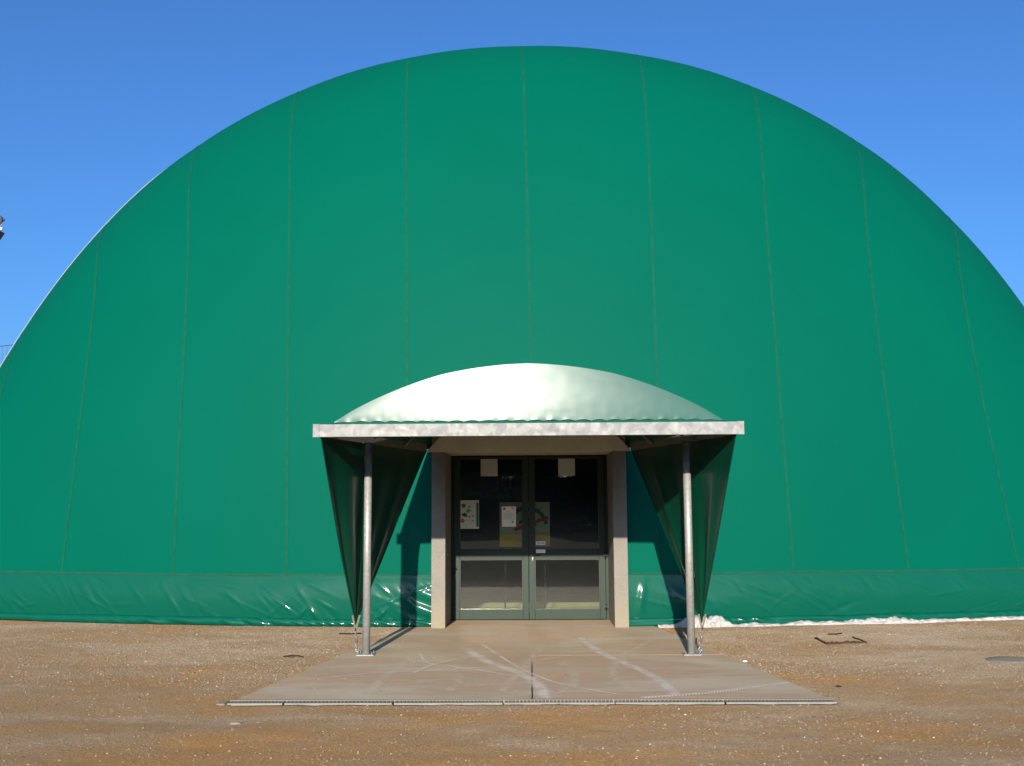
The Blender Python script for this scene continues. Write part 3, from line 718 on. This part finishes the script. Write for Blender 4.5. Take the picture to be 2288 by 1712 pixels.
# posts
def post(x, y):
    beam_z = BF[2]-.06+(BR_[2]-BF[2])*(y-BF[1])/(BR_[1]-BF[1])
    p = MB().tube([(x, y, .012), (x, y, beam_z-.004)], .0445, 24).build('post', 'galv_tube', canopy)
    MB().box((x-.10, y-.10, .0), (x+.10, y+.10, .012)).build('base_plate', 'galv_tube', p, .003)
    for bx in (-.075, .075):
        for by in (-.075, .075):
            MB().tube([(x+bx, y+by, .012), (x+bx, y+by, .026)], .011, 6).tube([(x+bx, y+by, .026), (x+bx, y+by, .040)], .006, 8).build('bolt', 'zinc', p)
    bx = XC+math.copysign(BF[0]+(BR_[0]-BF[0])*(y-BF[1])/(BR_[1]-BF[1]), x)
    MB().box((min(x, bx)-.05, y-.06, beam_z-.004), (max(x, bx)+.05, y+.06, beam_z+.004)).build('head_plate', 'steel_dark', p)
    # tension ring bolted at the foot for the curtain
    return p
PXL, PXR, PYL, PYR = -1.893, 1.806, 12.02, 11.96
post(PXL, PYL); post(PXR, PYR)

# ------------------------------------------------------------------ triangular side curtains
def curtain(sx, apex, label):
    r = empty('side_curtain', (apex[0], apex[1], 0)); tag(r, label, 'curtain', 'triangular curtains under the canopy')
    T0 = np.array([XC+sx*(BF[0]+.005), BF[1]-.02, BF[2]-.058]); T1 = np.array([XC+sx*(BR_[0]-.02), BR_[1]-.04, BR_[2]-.056]); A_ = np.array(apex)
    ns, nv_ = 81, 60
    s_ = np.linspace(0, 1, ns)[:, None]; v_ = np.linspace(0, 1, nv_)[None]
    top = T0+(T1-T0)*s_[..., None]
    # the free edges are cut in a shallow hollow
    hol = .014*np.sin(v_*math.pi)
    s2 = s_+hol*(.5-s_)*2*.55
    P = (T0+(T1-T0)*s2[..., None])*(1-v_[..., None])+A_*v_[..., None]
    nrm = np.array([-sx*1.0, -.19, 0]); nrm /= np.linalg.norm(nrm)
    env = np.clip(v_*1.6, 0, 1)*(1-v_)**.8
    fold = .060*np.sin(s_*17+sx*1.1+1.5*vn(s_*3+5+sx, v_*2))*env+.026*np.sin(s_*39+2*sx)*env*v_
    fold = fold*np.exp(-((s_-.33)/.30)**2)+.045*np.exp(-((s_-.80)/.06)**2)*np.clip(v_*2, 0, 1)*(1-v_)-.05*np.exp(-((s_-.06)/.07)**2)*env*1.5
    P = P+nrm*fold[..., None]
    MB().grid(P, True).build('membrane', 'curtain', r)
    # hem rope along both free edges
    for e in (0, -1): MB().tube([tuple(p) for p in P[e]], .007, 6).build('edge_rope', 'curtain', r)
    tip = Vector(apex)
    for dx in (-.035, .045):
        a = tip+Vector((dx, -.02, .10)); b = tip+Vector((.0, -.02, -.075))
        MB().bar(a, b, .020, .003, (0, 1, 0)).build('strap', 'strap', r)
    ring = Vector((math.copysign(abs(PXL if sx < 0 else PXR)+.115, sx)+0, (PYL if sx < 0 else PYR)+.09, .045))
    k0 = tip+Vector((0, -.02, -.07)); seg = 9
    for i in range(seg):
        c_ = k0.lerp(ring, (i+.5)/seg); ax_ = (1, 0, 0) if i % 2 else (0, 1, 0)
        if 3 <= i <= 5: continue
        MB().torus(c_, ax_, .017, .0045, 10, 5).build('link', 'zinc', r)
    MB().tube([k0.lerp(ring, .33), k0.lerp(ring, .37), k0.lerp(ring, .63), k0.lerp(ring, .67)], [.006, .013, .013, .006], 8).build('turnbuckle', 'zinc', r)
    MB().torus(ring, (0, 1, 0), .022, .008, 14, 6).tube([ring+Vector((0, 0, -.02)), (ring.x, ring.y, -.005)], .008, 8).build('eye_bolt', 'zinc', r)
curtain(-1, (-2.015, 12.02, .345), 'dark green triangular curtain laced under the left side beam behind the left post')
curtain(1, (1.935, 12.0, .345), 'dark green triangular curtain laced under the right side beam behind the right post')

# ------------------------------------------------------------------ small things on the forecourt
mh = tag(empty('manhole_frame', (3.83, 13.15, 0)), 'rusty square manhole frame half buried in the gravel right of the apron', 'manhole frame')
def gz(x, y): return float(ground_z(x, y))
cor = [(3.58, 13.36), (3.575, 12.83), (4.09, 12.95), (4.08, 13.45)]
for (a, b), hh_ in zip(zip(cor[:-1], cor[1:]), (.016, .022, .008)):
    n = 9; m = MB()
    for i in range(n):
        p = [a[k]+(b[k]-a[k])*i/n for k in (0, 1)]; q = [a[k]+(b[k]-a[k])*(i+1)/n for k in (0, 1)]
        z1, z2 = gz(*p)+hh_*(.5+random.random()), gz(*q)+hh_*(.5+random.random())
        m.bar((p[0], p[1], z1-.02), (q[0], q[1], z2-.02), .022, .05)
    m.build('frame_bar', 'rust', mh)
MB().box((3.62, 12.88, gz(3.8, 13.1)-.08), (4.05, 13.34, gz(3.8, 13.1)-.014)).build('cover', 'ground', mh)
def twig(pts, r, label):
    t_ = tag(empty('twig', (pts[0][0], pts[0][1], gz(*pts[0][:2]))), label, 'twig')
    MB().tube([(x, y, gz(x, y)+h) for x, y, h in pts], r, 6).build('stick', 'twig', t_)
    return t_
tw = twig([(-2.82, 11.92, .010), (-2.77, 11.94, .018), (-2.73, 11.86, .030), (-2.68, 11.84, .034), (-2.64, 11.90, .022), (-2.58, 11.88, .010)], .007, 'dark curled twig on the gravel left of the apron')
MB().tube([(-2.74, 11.89, gz(-2.74, 11.89)+.02), (-2.72, 11.95, gz(-2.72, 11.95)+.03)], .005, 5).build('side_shoot', 'twig', tw)
twig([(-2.58, 14.05, .012), (-2.42, 14.02, .016), (-2.28, 14.06, .010)], .008, 'thin twig lying close to the dome foot left of the left post')
twig([(4.02, 13.72, .012), (3.92, 13.60, .022), (3.82, 13.64, .012)], .006, 'curled twig behind the manhole frame')
def stone(x, y, s, label, mat='concrete', flat=.5, seed=0):
    g = np.random.default_rng(seed); th = np.linspace(0, 2*math.pi, 15)[:-1]; m = MB(); P = []
    for lv, (rr_, zz_) in enumerate(((1, -.15), (.98, .35), (.72, .8), (.3, 1.0))):
        rad = s*rr_*(1+.25*vn(th*1.3+seed*3, 0*th+lv*.3))
        P.append(np.stack([x+rad*np.cos(th)*1.3, y+rad*np.sin(th), gz(x, y)+zz_*s*flat+0*th], -1))
    P = np.array(P); P = np.concatenate([P, P[:, :1]], 1); m.grid(P, True); m.add(P[-1][:-1], [tuple(range(14))])
    r = tag(empty('stone', (x, y, gz(x, y))), label, 'stone'); m.build('rock', mat, r); return r
stone(5.18, 11.45, .22, 'flat pale slab of stone sunk in the gravel near the right edge', flat=.055, seed=3)
stone(2.30, 11.45, .020, 'small white stone on the apron corner right of the right post', 'paper', .7, 5)
stone(2.85, 9.9, .022, 'dark pebble on the earth right of the drain', 'twig', .6, 6)
stone(-2.3, 8.2, .035, 'pale stone on the earth in front of the drain', 'concrete', .5, 8)

# ------------------------------------------------------------------ beyond the dome on the left
mast = tag(empty('floodlight_mast', (-21.95, 40, 0)), 'tall floodlight mast head peeping in at the left edge above the dome', 'floodlight mast')
MB().tube([(-21.95, 40, -.1), (-21.95, 40, 13.6)], [.16, .09], 14).build('pole', 'galv', mast)
MB().bar((-22.72, 40, 12.99), (-21.17, 40, 12.99), .10, .09).build('crossarm', 'lamp_white', mast)
MB().bar((-22.60, 40, 13.17), (-21.21, 40, 13.17), .06, .05).build('crossarm', 'lamp_white', mast)
for lx in (-22.5, -21.40):
    MB().tube([(lx, 39.86, 13.34), (lx, 40.2, 13.42)], [.24, .14], 16).build('floodlight', 'lamp_dark', mast)
    MB().tube([(lx+.24, 40, 13.40), (lx+.255, 40, 13.30)], .045, 8).build('lamp_clamp', 'lamp_dark', mast)
    P = [(lx-.25, 39.75, 12.84), (lx+.25, 39.75, 12.84), (lx+.08, 39.75, 12.56), (lx-.08, 39.75, 12.56)]
    MB().add(P+[(a_, 40.15, c_) for a_, b_, c_ in P], [(0, 1, 2, 3), (7, 6, 5, 4), (0, 4, 5, 1), (1, 5, 6, 2), (2, 6, 7, 3), (3, 7, 4, 0)]).build('floodlight', 'lamp_dark', mast)
net = tag(empty('ball_net', (-20, 32, 0)), 'tall wire ball net behind the left flank of the dome', 'net fence')
for px in (-25.5, -14.2): MB().tube([(px, 32, -.1), (px, 32, 7.5)], .05, 10).build('net_post', 'galv', net)
def sag(x): u = (x+25.5)/11.3; return 7.40-.62*4*u*(1-u)-.10*u
xs3 = np.linspace(-25.5, -14.2, 40)
MB().tube([(x, 32, sag(x)) for x in xs3], .014, 6).build('top_cable', 'net', net)
m = MB()
for x in np.arange(-25.4, -14.2, .14): m.bar((x, 32, .1), (x, 32, sag(x)), .006, .006, (0, 1, 0))
for z in np.arange(.2, 6.7, .14): m.bar((-25.5, 32.004, z), (-14.2, 32.004, z), .006, .006)
m.build('mesh', 'net', net)

# ------------------------------------------------------------------ trees across the yard, met only as reflections in the door glass
def tree_meshes(seed):
    g = np.random.default_rng(seed); H_ = 8.5
    tr_ = MB(); tr_.tube([(0, 0, -.1), (.05, .03, 1.5), (-.05, .1, 3.2), (.05, 0, 5.5)], [.24, .19, .14, .05], 10)
    cl = []
    for k in range(16):
        a_ = g.uniform(0, 6.28); r_ = g.uniform(.6, 2.2); z_ = g.uniform(1.6, 7.0); c_ = np.array([r_*math.cos(a_), r_*math.sin(a_), z_]); cl.append(c_)
        tr_.tube([(0, .05, min(z_*.6, 5)), tuple(c_*.6+np.array([0, 0, z_*.3])), tuple(c_)], [.07, .04, .015], 6)
    n = 3600; ci = g.integers(0, 16, n); d = g.normal(size=(n, 3)); d /= np.linalg.norm(d, axis=1)[:, None]
    P = np.array(cl)[ci]+d*(g.random(n)**.4*1.35)[:, None]*np.array([1, 1, .85])
    u_ = g.normal(size=(n, 3)); u_ /= np.linalg.norm(u_, axis=1)[:, None]; w_ = np.cross(u_, d); w_ /= np.linalg.norm(w_, axis=1)[:, None]+1e-6
    s_ = g.uniform(.14, .32, n)[:, None]
    V = np.stack([P-u_*s_, P+w_*s_*.6, P+u_*s_, P-w_*s_*.6], 1).reshape(-1, 3)
    cr_ = MB(); cr_.add(V, [(4*i, 4*i+1, 4*i+2, 4*i+3) for i in range(n)])
    return tr_, cr_
kinds = [tree_meshes(5), tree_meshes(9)]
spots = [(-17+4.2*i, -50-2.5*((i*5) % 3)) for i in range(9)]+[(-24+6.4*i, -68-3*((i*3) % 2)) for i in range(8)]  # taller rear row added to keep bright sky out of the door reflections
words = ['first', 'second', 'third', 'fourth', 'fifth', 'sixth', 'seventh', 'eighth', 'ninth']
proto = []
for i, (x, y) in enumerate(spots):
    r = empty('tree', (0, 0, 0)); k = i % 2
    if i < 2:
        a_ = kinds[k][0].build('trunk', 'bark', r); b_ = kinds[k][1].build('crown', 'leaf', r); proto.append((a_, b_))
    else:
        for q in proto[k]:
            c_ = q.copy(); C.objects.link(c_); c_.parent = r
    r.location = (x, y, -.03); r.rotation_euler.z = i*1.9; s_ = (.85+.12*((i*7) % 4))*(1.0 if i < 9 else 1.45); r.scale = (s_*1.1, s_*1.1, s_)
    tag(r, (f'{words[i]} dark tree from the left mirrored in the door glass' if i < 9 else f'{words[i-9]} tall tree from the left in the rear row added to darken the glass'), 'tree', 'trees across the yard')

# clipped hedge before the trees, added to cover the bright horizon in reflection
hg = tag(empty('hedge', (0, -45, 0)), 'long dark hedge added to hide the bright horizon mirrored in the door glass', 'hedge')
g = np.random.default_rng(31); n = 18000
P = np.stack([g.uniform(-26, 26, n), -45+g.uniform(-.6, .6, n), g.uniform(0, 2.6, n)+.3*vn(g.uniform(0, 60, n), np.zeros(n))], 1)
u_ = g.normal(size=(n, 3)); u_ /= np.linalg.norm(u_, axis=1)[:, None]; w_ = np.cross(u_, g.normal(size=(n, 3))); w_ /= np.linalg.norm(w_, axis=1)[:, None]
s_ = g.uniform(.10, .24, n)[:, None]
MB().add(np.stack([P-u_*s_, P+w_*s_*.7, P+u_*s_, P-w_*s_*.7], 1).reshape(-1, 3), [(4*i, 4*i+1, 4*i+2, 4*i+3) for i in range(n)]).build('foliage', 'leaf', hg)

# parked cars in front of the hedge, met only as reflections in the door glass
def parked_car(x, y, paint, label, flip=1):
    r = tag(empty('parked_car', (x, y, -.03)), label, 'car', 'cars mirrored in the door glass')
    def loft(secs, smooth=True):           # secs: list of (x, [(y, z), ...])
        n = len(secs[0][1]); V = [(x+flip*sx, y+py, pz-.03) for sx, ring in secs for py, pz in ring]; m = MB()
        F = [(i*n+k, i*n+(k+1) % n, (i+1)*n+(k+1) % n, (i+1)*n+k) for i in range(len(secs)-1) for k in range(n)]
        F += [tuple(range(n))[::-1], tuple((len(secs)-1)*n+k for k in range(n))]
        return m.add(V, F, smooth)
    def ring(w_, z0, z1): return [(-w_*.94, z0), (w_*.94, z0), (w_, z0+.18), (w_, z1-.16), (w_*.9, z1), (-w_*.9, z1), (-w_, z1-.16), (-w_, z0+.18)]
    body = loft([(-2.12, ring(.70, .34, .62)), (-2.02, ring(.80, .26, .74)), (-1.5, ring(.85, .22, .86)), (-.85, ring(.86, .22, .94)), (.9, ring(.86, .22, .95)), (1.75, ring(.85, .22, .96)), (2.0, ring(.80, .26, .93)), (2.08, ring(.74, .36, .80))]).build('body', paint, r, .01)
    def cab(w0, w1, z0, z1): return [(-w0, z0), (w0, z0), (w1, z1), (-w1, z1)]
    loft([(-.98, cab(.78, .76, .90, .93)), (-.28, cab(.79, .62, .90, 1.36)), (1.30, cab(.79, .62, .90, 1.38)), (1.92, cab(.74, .70, .90, .95))], False).build('windows', 'car_glass', r)
    rf_ = loft([(-.36, cab(.655, .60, 1.335, 1.36)), (-.1, cab(.655, .60, 1.37, 1.435)), (.8, cab(.655, .60, 1.375, 1.455)), (1.38, cab(.655, .60, 1.345, 1.40))]).build('roof', paint, r, .01)
    for sy in (-1, 1):
        m = MB()
        for a_, b_ in (((-.98, .785, .92), (-.30, .64, 1.37)), ((.45, .80, .92), (.42, .645, 1.38)), ((1.92, .74, .94), (1.30, .64, 1.38))):
            m.bar((x+flip*a_[0], y+sy*a_[1], a_[2]-.03), (x+flip*b_[0], y+sy*b_[1], b_[2]-.03), .06, .05, (0, 1, 0))
        m.build('pillar', paint, r)
        for wx in (-1.32, 1.25):
            wl = MB().tube([(x+flip*wx, y+sy*.68, .28), (x+flip*wx, y+sy*.70, .28), (x+flip*wx, y+sy*.85, .28), (x+flip*wx, y+sy*.875, .28)], [.27, .31, .31, .27], 24).build('wheel', 'tyre', r)
            MB().tube([(x+flip*wx, y+sy*.80, .28), (x+flip*wx, y+sy*.882, .28)], .19, 20).build('rim', 'zinc', wl)
        MB().box((min(x-flip*2.05, x-flip*2.13), y+sy*.62-.13, .60), (max(x-flip*2.05, x-flip*2.13), y+sy*.62+.13, .70)).build('headlight', 'lamp_white', r)
        MB().box((min(x+flip*2.02, x+flip*2.10), y+sy*.66-.10, .68), (max(x+flip*2.02, x+flip*2.10), y+sy*.66+.10, .86)).build('tail_light', 'lens_red', r)
parked_car(-4.2, -38.0, 'car_black', 'black hatchback mirrored in the glass of the left door leaf')
parked_car(1.2, -38.6, 'car_blue', 'dark blue hatchback mirrored near the middle of the doors', -1)
parked_car(6.0, -37.8, 'car_grey', 'grey hatchback mirrored in the glass of the right door leaf')
